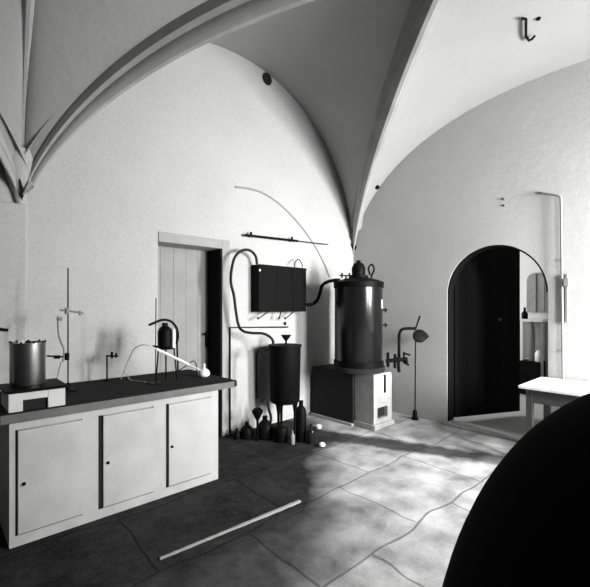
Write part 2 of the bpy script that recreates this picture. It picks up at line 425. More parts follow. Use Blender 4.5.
d = B(); lathe(d, [(.05, 0), (.055, .02), (.055, .5), (.05, .6), (.025, .66), (.025, .72)], (FX - .28, q.y, .62), 20)
tag(obj('glass_jar', d, M['grey'], None, 40, origin=(FX - .28, q.y, .62)), 'tall pale grey column-shaped jar under the shelf beyond the arch', 'jar')
q = onX(539, 360, FX - .35)
d = B(); lathe(d, [(.06, 0), (.07, .02), (.07, .15), (.05, .18), (.05, .2)], (FX - .33, q.y, .62), 20)
tag(obj('china_jar', d, M['white'], None, 40, origin=(FX - .33, q.y, .62)), 'short white jar at the right end under the shelf beyond the arch', 'jar')
q = onX(524.5, 315, FX - .25)
d = B(); lathe(d, [(.05, 0), (.055, .02), (.055, .1), (.02, .15), (.02, .2), (.028, .21)], (FX - .24, q.y, zsh + .02), 20)
tag(obj('dark_bottle', d, M['iron'], None, 40, origin=(FX - .24, q.y, zsh + .02)), 'small dark bottle standing on the shelf top beyond the arch', 'bottle')

# threshold slab projecting before the arch
w = B(); box(w, (XR - .10, AY0 - .12, 0), (XR, AY1 + .03, .035), .008); trim_n[0] += 1; struct('trim_%d' % trim_n[0], w, M['masonry'])

# ------------------------------------------------------------------ laboratory bench
X0, X1, YF, YB = 0.405, 2.0, 3.23, 4.14
bz = 0.835
be = thing('laboratory_bench', ((X0 + X1) / 2, (YF + YB) / 2, 0), 'long white-painted laboratory bench with three cupboard doors and dark worktop', 'bench')
d = B(); box(d, (X0, YF + .012, 0), (X1, YB, bz)); obj('carcass', d, M['paint'], be)
wdt = (X1 - X0)
# face frame
d = B(); 
fr = [(X0, X0 + .05), None]
doors_x = [onY(15, 450, YF).x, onY(82, 450, YF).x, onY(98, 450, YF).x, onY(153, 450, YF).x, onY(165.5, 450, YF).x, onY(210, 450, YF).x]
xsplit = [X0] + doors_x + [X1]
for i in range(0, 8, 2): box(d, (xsplit[i], YF - .008, .07), (xsplit[i + 1], YF + .012, bz - .055))
box(d, (X0, YF - .008, 0), (X1, YF + .012, .07)); box(d, (X0, YF - .008, bz - .055), (X1, YF + .012, bz))
obj('face_frame', d, M['paint'], be)
for i in range(3):
    a, b = doors_x[2 * i], doors_x[2 * i + 1]
    gp = (.014, .034, .024)[i]
    d = B(); box(d, (a + gp, YF - .014, .078), (b - .0015, YF + .010, bz - .064), .004)
    dd = obj('door', d, M['paint'], be)
    g = B(); box(g, (a, YF + .0, .07), (a + gp - .0005, YF + .0115, bz - .056)); obj('shadow_gap', g, M['soot_and_shade'], dd)  # near-black strip paints the shade in the gap beside the door
    kx = onY((24, 108, 172)[i], 460, YF - .014).x; g = B(); lathe(g, [(.012, 0), (.010, .012), (.006, .02), (.001, .022)], (kx, YF - .014, .41), 12, axis=(0, -1, 0))
    obj('keyhole_plate', g, M['iron'], dd, 40)
d = B(); box(d, (X0 - .05, YF - .035, bz + .004), (onY(235, 386, YF).x, YB, .897), .006); obj('worktop', d, M['top'], be)
d = B(); box(d, (X0 - .052, YF - .043, bz), (onY(232, 386, YF).x, YF - .035, .893), .002)
obj('front_edging', d, M['topedge'], be)
# leg under the overhanging end
ex = onY(230, 400, YF + .25).x
d = B(); box(d, (X1 + .09, YF + .3, 0), (X1 + .14, YF + .35, bz + .004)); obj('leg', d, M['dark'], be)
WZ = .897

# pale batten on floor
pa, pb = onZ(160, 560, 0), onZ(300, 502, 0)
d = B()
n_ = 24; prev = None
for i in range(n_ + 1):
    t = i / n_; p = pa.lerp(pb, t); wdh = .006 + .009 * t + random.uniform(-.003, .003)
    ring = [d.verts.new((p.x, p.y - wdh, 0.001)), d.verts.new((p.x, p.y - wdh * .8, .016)), d.verts.new((p.x, p.y + wdh * .8, .016)), d.verts.new((p.x, p.y + wdh, 0.001))]
    if prev:
        for k in range(4): d.faces.new((prev[k], prev[(k + 1) % 4], ring[(k + 1) % 4], ring[k]))
    else: d.faces.new(ring)
    prev = ring
d.faces.new(prev)
tag(obj('floor_batten', d, M['trimwood'], origin=(pa + pb) / 2), 'thin pale strip lying on the dark floor in front of the bench', 'batten')

# ------------------------------------------------------------------ things on the bench
# fireclay stove
sx0, sx1, sy0, sy1 = .40, .735, 3.225, 3.56
st = thing('bench_stove', ((sx0 + sx1) / 2, (sy0 + sy1) / 2, WZ), 'low white fireclay stove block with a dark opening on the bench', 'stove')
d = B(); ox0, ox1 = onY(23, 400, sy0).x, onY(48, 400, sy0).x
zt_ = WZ + .125
box(d, (sx0, sy0, WZ), (ox0, sy1, zt_), .004); box(d, (ox1, sy0, WZ), (sx1, sy1, zt_), .004); box(d, (ox0, sy0, WZ + .075), (ox1, sy1, zt_), 0)
obj('body', d, M['stove'], st)
d = B(); box(d, (ox0, sy0 + .02, WZ), (ox1, sy1 - .01, WZ + .075)); obj('fire_opening', d, M['soot_and_shade'], st)
d = B(); box(d, (sx0 - .02, sy0 - .012, zt_), (sx1 + .015, sy1 + .01, zt_ + .022), .004); obj('top_plate', d, M['iron'], st)
# pot
pc = Vector((.545, 3.455, zt_ + .022))
po = thing('metal_pot', pc, 'cylindrical sheet-metal pot standing on the low white stove', 'pot')
d = B(); lathe(d, [(.107, 0), (.110, .008), (.110, .285), (.114, .288), (.114, .30), (.104, .30), (.104, .02), (.0, .02)], pc, 40); obj('body', d, M['steel'], po, 35)
d = B(); lathe(d, [(.1035, .27), (.1035, .278), (.02, .292), (.012, .31), (.0, .312)], pc, 36); obj('lid', d, M['iron'], po, 35)
for a in range(9):
    d = B(); an = 2 * PI * a / 9; q = pc + Vector((math.cos(an) * .109, math.sin(an) * .109, .303)); lathe(d, [(.007, -.006), (.008, 0), (.005, .008)], q, 8); obj('rim_stud', d, M['iron'], po)
# tall retort stand
fz = onZ(68, 391, WZ)
rs = thing('retort_stand', fz, 'tall thin iron stand with clamps beside the metal pot', 'stand')
d = B(); box(d, (fz.x - .05, fz.y - .06, WZ), (fz.x + .05, fz.y + .06, WZ + .018), .004); lathe(d, [(.02, .018), (.018, .06), (.01, .07)], fz, 16); obj('base', d, M['iron'], rs)
topz = onY(67, 268, fz.y).z
d = B(); tube(d, [fz + Vector((0, 0, .02)), Vector((fz.x, fz.y, topz))], .0055, 8, False); obj('rod', d, M['iron'], rs, 60)
def on_stand(u, v): return onY(u, v, fz.y)
d = B(); tube(d, [on_stand(60, 310), on_stand(70, 311), on_stand(83, 313)], .009, 8, False); tube(d, [on_stand(80, 313) + Vector((0, 0, -.02)), on_stand(80, 313) + Vector((0, 0, .02))], .01, 8, False); tube(d, [on_stand(67, 314), on_stand(67, 308)], .018, 10, False); obj('upper_clamp', d, M['grey'], rs, 60)
d = B(); tube(d, [on_stand(47, 356), on_stand(68, 357)], .007, 8, False); tube(d, [on_stand(54, 357), on_stand(60, 357)], .014, 8, False); tube(d, [on_stand(67, 360), on_stand(67, 353)], .018, 10, False); obj('lower_clamp', d, M['iron'], rs, 60)
d = B(); tube(d, [on_stand(57, 318), on_stand(62, 319)], .016, 8, False); tube(d, [on_stand(58, 320), on_stand(58.5, 333), on_stand(61, 342), on_stand(64, 350), on_stand(63, 362)], .0075, 8); obj('bent_tube', d, M['grey'], rs, 60)
d = B(); tube(d, [on_stand(61, 362), on_stand(58, 374), on_stand(56, 382)], .004, 6); obj('wire', d, M['grey'], rs)
# gas tap on the bench
g0 = onZ(107, 381, WZ)
gt = thing('gas_tap', g0, 'short upright gas tap on the bench in front of the wall', 'tap')
gy = lambda u, v: onY(u, v, g0.y)
d = B(); lathe(d, [(.03, 0), (.028, .012), (.012, .016)], g0, 16); tube(d, [g0 + Vector((0, 0, .01)), gy(107, 355)], .008, 8, False); obj('standpipe', d, M['iron'], gt, 50)
d = B(); tube(d, [gy(106, 356), gy(118, 356)], .008, 8, False); tube(d, [gy(112, 358), gy(112, 352)], .012, 8, False); tube(d, [gy(116, 357.5), gy(116, 353)], .009, 8, False); obj('tap_head', d, M['iron'], gt, 50)
d = B(); hz = [gy(118, 356), gy(122, 358), gy(125, 364), gy(126, 372)]
hz += [onZ(130, 379.5, WZ + .006), onZ(137, 381, WZ + .006), onZ(146, 382, WZ + .006)]
tube(d, hz, .0045, 8); tag(obj('tap_hose', d, M['rubberlight'], None, 60, origin=hz[0]), 'thin rubber hose drooping from the bench gas tap', 'hose')
# still on a tripod in the middle
tc_ = onZ(165, 381, WZ); ty = tc_.y
T = lambda u, v, dyy=0: onY(u, v, ty + dyy)
tr = thing('tripod_still', tc_, 'small dark still on a tripod in front of the plank door', 'still')
zp = T(165, 349).z
for k, (uu, dy_) in enumerate(((156, -.04), (166, .06), (177, -.02))):
    d = B(); f0 = T(uu, 300, dy_); tube(d, [(f0.x, f0.y, WZ + .001), (tc_.x + (f0.x - tc_.x) * .75, ty + dy_ * .7, zp)], .0075, 8, False); obj('leg', d, M['iron'], tr, 60)
d = B(); lathe(d, [(.085, 0), (.085, .012), (.06, .012), (.06, 0)], (tc_.x, ty, zp), 24); obj('ring', d, M['iron'], tr, 50)
ph = T(165, 326).z - zp - .012
d = B(); lathe(d, [(.05, 0), (.066, .015), (.068, ph * .75), (.05, ph * .92), (.028, ph), (.028, ph + .03)], (tc_.x, ty, zp + .012), 28); obj('boiler_vessel', d, M['iron'], tr, 40)
d = B(); tube(d, [T(149, 325), T(154, 323), T(162, 320), T(170, 321), T(176, 327), T(178, 336), T(176, 345)], .012, 10); obj('neck_pipe', d, M['iron'], tr, 60)
d = B(); tube(d, [T(177, 328), T(177, 345), T(178, 372)], .009, 8, False); obj('side_pipe', d, M['iron'], tr, 60)
d = B(); lathe(d, [(.018, 0), (.018, ph * .8), (.01, ph * .86)], (T(173.5, 340, -.06).x, ty - .06, zp + .014), 14); obj('highlight_tube', d, M['white'], tr, 50, label='white tube standing in for the vessel highlight')  # white tube stands in for the highlight on the vessel
# stand with condenser
s0 = onZ(155.5, 384, WZ)
cs = thing('condenser_stand', s0, 'slender iron stand left of the tripod still', 'stand')
cy = lambda u, v: onY(u, v, s0.y)
d = B(); box(d, (s0.x - .05, s0.y - .045, WZ), (s0.x + .05, s0.y + .045, WZ + .014), .003); obj('base', d, M['iron'], cs)
d = B(); tube(d, [s0 + Vector((0, 0, .01)), cy(156, 298)], .0048, 8, False); obj('rod', d, M['iron'], cs, 60)
d = B(); tube(d, [cy(152, 346.5), cy(158, 346.5)], .010, 8, False); obj('clamp', d, M['iron'], cs, 60)
fl = onZ(204, 377, WZ); 
cpt = [onY(149, 345.5, s0.y - .05), onY(202.5, 371, fl.y - .0)]
cd = thing('glass_condenser', cpt[0], 'slanting pale condenser tube running down to the receiver flask', 'condenser')
c0, c1 = cpt; m0 = c0.lerp(c1, .12); m1 = c0.lerp(c1, .72)
d = B(); tube(d, [c0, c1], .006, 8, False); obj('inner_tube', d, M['rubberlight'], cd, 60)
d = B(); tube(d, [m0, m1], .013, 12, False); obj('jacket', d, M['white'], cd, 60)
d = B(); tube(d, [c0 + Vector((0, 0, 0)), onY(142, 345, s0.y), onY(134, 349, s0.y + .1), onY(130, 357, s0.y + .2), onY(126, 366, s0.y + .3), onZ(121, 379, WZ + .006)], .0045, 8)
tag(obj('condenser_hose', d, M['rubberlight'], None, 60, origin=c0), 'thin curving hose from the upper end of the condenser', 'hose')
fk = B(); lathe(fk, [(.03, 0), (.052, .012), (.06, .035), (.05, .065), (.022, .085), (.014, .095), (.014, .13), (.018, .132)], fl, 26)
tag(obj('receiver_flask', fk, M['white'], None, 50, origin=fl), 'small pale round flask at the lower end of the condenser', 'flask')
wp = onZ(190, 377, WZ)
d = B(); tube(d, [onY(178, 371, fl.y), onY(186, 366, fl.y), onY(193, 361, fl.y), onY(196, 364, fl.y + .02), onY(197, 371, fl.y + .04)], .005, 8)
tag(obj('rubber_hose', d, M['iron'], None, 60, origin=fl), 'short dark tube looping over the lower condenser by the plank door', 'hose')
# small iron peg on the pier at the left edge
pp = onY(-3, 329, YL - .09); p2 = onY(8, 330, YL - .09)
d = B(); tube(d, [(pp.x, YL - .1, pp.z), (p2.x, YL - .11, p2.z)], .012, 8, False); tube(d, [(pp.x + .02, YL - .1, pp.z), (pp.x + .02, YL - .09, pp.z)], .014, 8, False)
tag(obj('wall_peg', d, M['iron'], None, 60, origin=pp), 'short dark iron rod on the pier at the far left edge', 'peg')

# ------------------------------------------------------------------ wall apparatus
# rail
ra_, rb2 = onY(245, 235, YL - .06), onY(298, 241, YL - .06); rc2 = onY(328, 244.5, YL - .06)
rl = thing('wall_rail', ra_, 'thin dark rail fixed high on the wall above the flat tank', 'rail')
d = B(); tube(d, [ra_, rb2], .016, 10, False); obj('bar', d, M['iron'], rl, 60)
d = B(); tube(d, [rb2, rc2], .007, 8, False); obj('rod', d, M['iron'], rl, 60)
for u, v in ((251, 236), (292, 240.5)):
    q = onY(u, v, YL - .06); d = B(); tube(d, [q + Vector((0, 0, .05)), q], .016, 8, False); tube(d, [q, (q.x, YL, q.z)], .012, 8, False); obj('bracket', d, M['iron'], rl, 60)
# flat tank
tx0, tx1, ty0 = 3.135, 3.985, 4.08; tz0, tz1 = 1.535, 2.15
tk = thing('wall_tank', ((tx0 + tx1) / 2, YL, tz0), 'flat black rectangular water tank hung on the wall', 'tank')
d = B(); box(d, (tx0, ty0, tz0), (tx1, YL, tz1), .006)
obj('body', d, M['tank'], tk)
d = B()
for xx in (tx0 + .3, tx0 + .58): box(d, (xx, ty0 - .006, tz0 + .01), (xx + .012, ty0, tz1 - .01))
box(d, (tx0, ty0 - .008, tz1 - .03), (tx1, ty0, tz1)); obj('seams', d, M['iron'], tk)
hl, hr = onY(294.5, 267, ty0 + .05), onY(302, 267, ty0 + .05); d = B()
tube(d, [(hl.x, hl.y, tz1), (hl.x, hl.y, tz1 + .06), ((hl.x + hr.x) / 2, hl.y, tz1 + .125), (hr.x, hr.y, tz1 + .06), (hr.x, hr.y, tz1)], .007, 8); obj('handle', d, M['iron'], tk, 60)
q = onY(256.5, 270, ty0); d = B(); lathe(d, [(.016, 0), (.014, .01), (.001, .012)], (q.x + .05, ty0, q.z), 12, axis=(0, -1, 0)); obj('rivet', d, M['white'], tk, 50, label='pale round rivet')
for (u0_, v0_, u1_, v1_) in ((268, 312, 258, 319), (281, 311, 279, 319), (294, 311, 285, 319)):
    a = onY(u0_, v0_, ty0 + .03); b = onY(u1_, v1_, ty0 + .03); a.z = tz0 + .002
    d = B(); tube(d, [a, b], .008, 8, False); tube(d, [b - Vector((0.012, 0, .0)), b + Vector((0.0, 0, .028))], .008, 8, False); obj('drain_tap', d, M['iron'], tk, 60)
# hose left of the tank down to the cooler
cc = Vector((3.395, 3.87, 0)); cr = .205; cz0, cz1 = .376, 1.115
hp = [onY(257, 264, ty0 + .06), onY(255.5, 256, ty0 + .04), onY(250, 250.5, ty0), onY(242, 250.5, ty0), onY(235, 257, ty0), onY(231.5, 270, ty0), onY(231, 283, ty0), onY(234, 296, ty0), onY(236, 312, ty0), onY(238.5, 325, ty0), onY(243, 331, ty0 - .05), onY(252, 333, ty0 - .12), onY(263, 333.5, 3.9), onY(270, 337, 3.85)]
q = onY(273, 345, cc.y - .02); hp.append(Vector((q.x, cc.y - .02, cz1 + .06))); hp.append(Vector((q.x, cc.y - .02, cz1 + .02)))
d = B(); tube(d, hp, .017, 10); tag(obj('supply_hose', d, M['rubber'], None, 60, origin=hp[0]), 'long black hose looping from the wall tank down to the cooler', 'hose')
# gas line on the wall
y_ = YL - .025
d = B(); tube(d, [(onY(230, 327, y_).x, y_, 0.01), onY(230, 327.5, y_), onY(288, 327, y_)], .011, 8, False); q = onY(287, 325, y_); tube(d, [q + Vector((-.03, 0, 0)), q + Vector((-.03, 0, .045))], .012, 8, False)
tube(d, [onY(250, 327.3, y_), onY(250, 327.3, YL)], .008, 6, False); tube(d, [onY(230, 380, y_), onY(230, 380, YL)], .008, 6, False)
tag(obj('gas_pipe', d, M['iron'], None, 60, origin=(onY(230, 327, y_).x, y_, 0)), 'thin right-angled iron pipe on the wall beside the plank door', 'pipe')
# cooler drum
ck = thing('cooler_drum', cc, 'black upright cylindrical cooler drum on legs below the wall tank', 'drum')
d = B(); lathe(d, [(.17, cz0), (cr - .015, cz0 + .03), (cr, cz1 - .03), (cr + .012, cz1 - .025), (cr + .012, cz1), (.0, cz1 + .012)], cc, 36); obj('body', d, M['tank'], ck, 35)
for an in (math.radians(190), math.radians(310), math.radians(70)):
    lx, ly = cc.x + math.cos(an) * .13, cc.y + math.sin(an) * .13
    d = B(); lathe(d, [(.045, cz0 + .03), (.035, cz0 - .02), (.018, cz0 - .12), (.016, .03), (.03, .0)][::-1], (lx, ly, 0), 12); obj('leg', d, M['iron'], ck, 50)
d = B(); q = onY(286, 340, cc.y - .03); lathe(d, [(.013, 0), (.013, .05), (.065, .12), (.065, .128), (.0, .115)], (q.x, cc.y - .03, cz1), 20); obj('funnel', d, M['iron'], ck, 50)
cyl = lambda u, v: onY(u, v, cc.y - .05)
d = B(); tube(d, [cyl(268, 349), cyl(263, 349), cyl(259, 352), cyl(257.5, 360), cyl(257.5, 380), cyl(257.5, 398)], .024, 12); obj('overflow_pipe', d, M['iron'], ck, 60)
q = cyl(257.5, 398); d = B(); lathe(d, [(.03, .01), (.012, .02), (.014, .24), (.06, .33), (.07, .36), (.04, .39)], (q.x, q.y, 0), 18)
obj('drain_trap', d, M['iron'], ck, 50)
d = B(); tube(d, [cyl(268, 403), cyl(269, 410), cyl(271, 417), cyl(270, 424), cyl(267, 429)], .017, 8); obj('outlet_hose', d, M['rubber'], ck, 60)
d = B(); tube(d, [cyl(266, 397), cyl(262, 402)], .012, 8); obj('link_pipe', d, M['iron'], ck, 60)

# jars and jugs on the floor round the cooler
def vessel(name, u, v, r, h, prof, m, label, cat, top=None):
    g = onZ(u, v, 0); d = B(); lathe(d, [(a * r, b * h) for a, b in prof], g, 24)
    return tag(obj(name, d, m, None, 40, origin=g), label, cat, 'vessels on the floor by the cooler drum')
JUG = [(.7, 0), (.95, .08), (1, .3), (.92, .55), (.5, .75), (.28, .84), (.3, 1), (.2, 1)]
DRUM = [(.95, 0), (1, .04), (1, .85), (.9, .95), (.3, 1), (.0, 1)]
BOT = [(.9, 0), (1, .05), (1, .6), (.6, .74), (.35, .8), (.35, .97), (.45, 1), (.2, 1)]
vessel('stone_jug', 237, 439, .042, .13, JUG, M['iron'], 'smallest dark jug, at the foot of the gas pipe', 'jug')
vessel('stone_jug', 247, 438, .085, .2, JUG, M['iron'], 'round dark jug on the floor under the overflow pipe', 'jug')
vessel('carboy', 265, 438, .11, .27, JUG, M['iron'], 'broad dark round-bellied jug below the black cooler drum', 'jug')
vessel('tin_canister', 281, 441, .085, .18, DRUM, M['iron'], 'low dark tin on the floor under the cooler drum', 'tin')
vessel('glass_bottle', 292.5, 444, .028, .16, BOT, M['grey'], 'thin grey bottle on the floor in front of the cooler drum', 'bottle')
vessel('tall_canister', 301, 441, .065, .48, [(.95, 0), (1, .04), (1, .72), (.8, .82), (.4, .88), (.4, .98), (.5, 1), (.2, 1)], M['iron'], 'tall dark cylindrical vessel on the floor right of the cooler drum', 'vessel')
vessel('glass_bottle', 311, 443, .05, .22, BOT, M['dglass'], 'dark glass bottle on the floor between the cooler and the boiler', 'bottle')
g = onZ(318.5, 429, 0)
d = B(); 
lathe(d, [(.02, 0), (.04, .015), (.042, .05), (.02, .06)], g, 12); tag(obj('china_cup', d, M['white'], None, 50, origin=g), 'tiny white cup on the floor near the boiler, the farther of two', 'cup', 'white cups on the floor')
g = onZ(322, 446.5, 0); d = B(); lathe(d, [(.02, 0), (.04, .012), (.038, .035), (.012, .05), (.0, .05)], g, 9); tag(obj('china_cup', d, M['white'], None, 50, origin=g), 'tiny white cup out on the dark floor, the nearer of two', 'cup', 'white cups on the floor')

# ------------------------------------------------------------------ boiler
bc = Vector((4.366, 3.446, 0)); br_ = .325; bz0, bz1 = .80, 1.91
bl = thing('steam_boiler', bc, 'tall cylindrical steel boiler with dark domed lid in the corner', 'boiler')
d = B(); lathe(d, [(br_ - .01, bz0), (br_, bz0 + .02), (br_, bz1), (br_ - .02, bz1 + .01)], bc, 64); obj('shell', d, M['japan'], bl, 35)
for zz, hh in ((bz0 + .0, .07), (bz1 - .05, .06)):
    d = B(); lathe(d, [(br_ - .02, zz), (br_ + .014, zz), (br_ + .014, zz + hh), (br_ - .02, zz + hh)], bc, 64); obj('hoop', d, M['iron'], bl, 35)
d = B(); lathe(d, [(br_ + .02, bz1 + .01), (br_ + .02, bz1 + .025), (br_ * .8, bz1 + .06), (br_ * .4, bz1 + .09), (.13, bz1 + .095), (0, bz1 + .095)], bc, 48); obj('lid', d, M['iron'], bl, 35)
d = B(); lathe(d, [(.13, 0), (.13, .03), (.09, .04), (.095, .13), (.07, .19), (.03, .215), (.03, .24), (0, .245)], bc + Vector((.0, 0, bz1 + .09)), 28); obj('steam_dome', d, M['iron'], bl, 35)
def S(u, v, yy=None): return onY(u, v, bc.y if yy is None else yy)
d = B(); tube(d, [S(371, 284), S(371.5, 276), S(374, 270), S(372, 264.5), S(368.5, 268), S(370, 275)], .013, 8); obj('safety_lever', d, M['iron'], bl, 60)
d = B(); tube(d, [S(340, 275.5), S(352, 275.5)], .009, 8, False); tube(d, [S(346, 275), S(346, 284)], .012, 8, False); tube(d, [S(349.5, 273), S(349.5, 284)], .012, 8, False); tube(d, [S(342, 273), S(342, 278)], .012, 8, False); tube(d, [S(345, 280), S(356, 280)], .02, 10, False); obj('inlet_valve', d, M['iron'], bl, 60)
for v_ in (310, 325):
    q = S(383, v_, bc.y - .12); d = B(); tube(d, [q + Vector((-.04, 0, 0)), q + Vector((.06, -.03, 0))], .011, 8, False); tube(d, [q + Vector((.03, -.02, -.035)), q + Vector((.03, -.02, .03))], .010, 8, False); obj('gauge_cock', d, M['iron'], bl, 60)
q = S(378, 303, bc.y - .30)
# plate on the shell
d = B(); an0 = math.atan2(-.95, .30)
prof = []
for k in range(7):
    an = math.radians(-76 + 5.2 * k); 
    prof.append((bc.x + math.cos(an) * (br_ + .004), bc.y + math.sin(an) * (br_ + .004)))
lo = [d.verts.new((x, y, 1.58)) for x, y in prof]; hi = [d.verts.new((x, y, 1.70)) for x, y in prof]
for k in range(6): d.faces.new((lo[k], lo[k + 1], hi[k + 1], hi[k]))
bmesh.ops.solidify(d, geom=list(d.faces), thickness=.004)
obj('maker_plate', d, M['white'], bl, 50, label='small pale plate high on the shell')
# masonry firebox in front/below
mx0, mx1, my0, my1, mz = 4.262, 4.67, 3.115, 3.42, .72
fx = thing('firebox', ((mx0 + mx1) / 2, (my0 + my1) / 2, 0), 'whitewashed masonry firebox with dark stoke hole at the foot of the boiler', 'firebox')
d = B(); lathe(d, [(br_ - .03, .722), (br_ + .03, .735), (br_ + .03, .795), (br_ - .05, .80), (0, .80)], bc, 48); obj('fire_drum', d, M['soot_and_shade'], fx, 35)
d = B(); box(d, (4.215, my1, 0), (4.68, 4.19, .715), .01); obj('black_casing', d, M['soot_and_shade'], fx, label='black casing running back to the wall')  # near-black block running back from the masonry to the wall
d = B(); box(d, (4.185, my1, 0), (4.70, 4.2, .035), .004); obj('base_slab', d, M['masonry'], fx)
# front face holes (facing -y)
ua, ub = onY(377.5, 410, my0).x, onY(387.5, 410, my0).x
za, zb = onY(382, 418, my0).z, onY(382, 407, my0).z
sa, sb = onY(377, 385, my0).x, onY(383, 385, my0).x; zc, zd = onY(380, 395, my0).z, onY(380, 377, my0).z
d = B(); box(d, (mx0, my0, 0), (ua, my1, mz)); box(d, (ub, my0, 0), (mx1, my1, mz)); box(d, (ua, my0, 0), (ub, my1, za)); box(d, (ua, my0, zb), (ub, my1, mz)); box(d, (mx0 - .02, my0 - .03, 0), (mx1 + .02, my0 , .07), .01); box(d, (mx0 - .025, my0, 0), (mx0, my1, .07), .0)
obj('masonry', d, M['masonry'], fx)
d = B(); box(d, (ua, my0 + .05, za), (ub, my1 - .01, zb)); obj('stoke_hole', d, M['soot_and_shade'], fx)
d = B(); box(d, (sa, my0 - .012, zc), (sb, my0, zd), .004); obj('fire_door', d, M['white'], fx, label='pale upright fire door')
d = B(); box(d, (sb + .01, my0 - .015, zc + .02), (sb + .05, my0, zd + .02), .004); obj('hinge_plate', d, M['iron'], fx)
# pipe between tank and boiler
pth = [onY(304, 304, 4.12), onY(311, 304.5, 4.1), onY(317, 300.5, 4.05), onY(320, 293, 4.0), onY(322, 286, 3.92), onY(327, 282, 3.85), onY(333, 280.5, 3.65), onY(339, 280, 3.5)]
d = B(); tube(d, pth, .024, 12); tag(obj('feed_pipe', d, M['iron'], None, 60, origin=pth[0]), 'black bent pipe joining the wall tank to the boiler top', 'pipe')
# valves right of the boiler
V = lambda u, v, D=5.35: atD(u, v, D)
vv = thing('valve_cluster', V(398, 362), 'cluster of black valves on a pipe right of the boiler', 'valve')
d = B(); tube(d, [V(386, 361), V(407, 359)], .026, 10, False); tube(d, [V(388, 352.5), V(388, 367)], .02, 8, False); tube(d, [V(395, 354), V(395, 368)], .02, 8, False); tube(d, [V(398, 357), V(399, 372)], .022, 8, False); obj('pipe', d, M['iron'], vv, 60)
d = B(); lathe(d, [(.012, -.02), (.04, -.015), (.04, .015), (.012, .02)], V(406, 361), 14, axis=RT); tube(d, [V(403, 353), V(410, 355)], .014, 8, False); tube(d, [V(403, 362), V(409, 365)], .014, 8, False); tube(d, [V(404, 352), V(404, 358)], .014, 8, False); obj('hand_wheel', d, M['iron'], vv, 60)
# wall standpipe with lever and gauge
Q = lambda u, v: atD(u, v, 5.62)
b0 = onZ(415, 419.5, 0)
Q = lambda u, v: atD(u, v, (b0).dot(FW))
Q = lambda u, v: atD(u, v, b0.dot(FW) - .14)
sp = thing('water_standpipe', b0, 'tall thin iron standpipe with lever tap near the right wall', 'pipe')
d = B(); lathe(d, [(.05, 0), (.05, .02), (.035, .05), (.03, .12), (.012, .14)], b0, 16); obj('foot', d, M['iron'], sp, 50)
d = B(); tube(d, [b0 + Vector((0, 0, .05)), Q(415.5, 332)], .009, 8, False); obj('riser', d, M['iron'], sp, 60)
d = B(); tube(d, [V(399, 362, 5.4), Q(399, 345), Q(399.5, 334), Q(402, 329.5), Q(408, 328.5), Q(416, 328.5)], .021, 10); obj('elbow_pipe', d, M['iron'], sp, 60)
d = B(); tube(d, [Q(415, 330), Q(420, 316)], .012, 8, False); obj('lever', d, M['iron'], sp, 60)
d = B(); lathe(d, [(.03, -.04), (.085, -.035), (.095, 0), (.085, .035), (.03, .04)], Q(419.5, 336), 20, axis=(-FW + Vector((0, 0, .3)))); tube(d, [Q(423, 334), Q(426.5, 338)], .045, 10, False); obj('gauge', d, M['iron'], sp, 50)

# ------------------------------------------------------------------ right wall
xw = XR - .03
d = B(); tube(d, [onX(541, 192.5, xw), onX(557, 195, xw), onX(560.5, 197, xw), onX(561, 203, xw), onX(562, 290, xw), onX(563, 381, xw)], .013, 8, False)
tube(d, [onX(541, 192.5, xw), onX(541, 192.5, XR)], .013, 8, False); tube(d, [onX(561.5, 260, xw), onX(561.5, 260, XR)], .01, 6, False); tube(d, [onX(562, 350, xw), onX(562, 350, XR)], .01, 6, False)
tag(obj('wall_pipe', d, M['grey'], None, 60, origin=onX(561, 290, xw)), 'thin pale pipe running up the wall right of the arched doorway', 'pipe')
a, b = onX(565.5, 274, XR), onX(568.5, 322, XR)
d = B(); box(d, (XR - .03, b.y, b.z), (XR, a.y, a.z), .004); box(d, (XR - .05, b.y - .01, a.z - .14), (XR, a.y + .01, a.z - .05), .004)
tag(obj('wall_bracket', d, M['grey'], None, origin=(XR, a.y, b.z)), 'narrow grey upright strip on the wall beside the thin pale pipe', 'bracket')

# table
TX0, TX1, TY0, TY1, TZ = 4.45, 5.19, .45, 1.46, .80
tb = thing('work_table', ((TX0 + TX1) / 2, (TY0 + TY1) / 2, 0), 'small wooden table with bright white top beside the arched doorway', 'table')
d = B(); box(d, (TX0, TY0, TZ - .03), (TX1, TY1, TZ), .006); obj('tabletop', d, M['cloth'], tb)
d = B(); i_ = .06; ap = .17
box(d, (TX0 + i_, TY0 + i_, TZ - ap), (TX0 + i_ + .02, TY1 - i_, TZ - .03)); box(d, (TX1 - i_ - .02, TY0 + i_, TZ - ap), (TX1 - i_, TY1 - i_, TZ - .03)); box(d, (TX0 + i_, TY1 - i_ - .02, TZ - ap), (TX1 - i_, TY1 - i_, TZ - .03)); box(d, (TX0 + i_, TY0 + i_, TZ - ap), (TX1 - i_, TY0 + i_ + .02, TZ - .03)); obj('apron', d, M['oldwood'], tb)
for xx in (TX0 + i_ - .005, TX1 - i_ - .055):
    for yy in (TY0 + i_ - .005, TY1 - i_ - .055):
        d = B(); box(d, (xx, yy, 0), (xx + .06, yy + .06, TZ - .03), .004); obj('leg', d, M['oldwood'], tb)

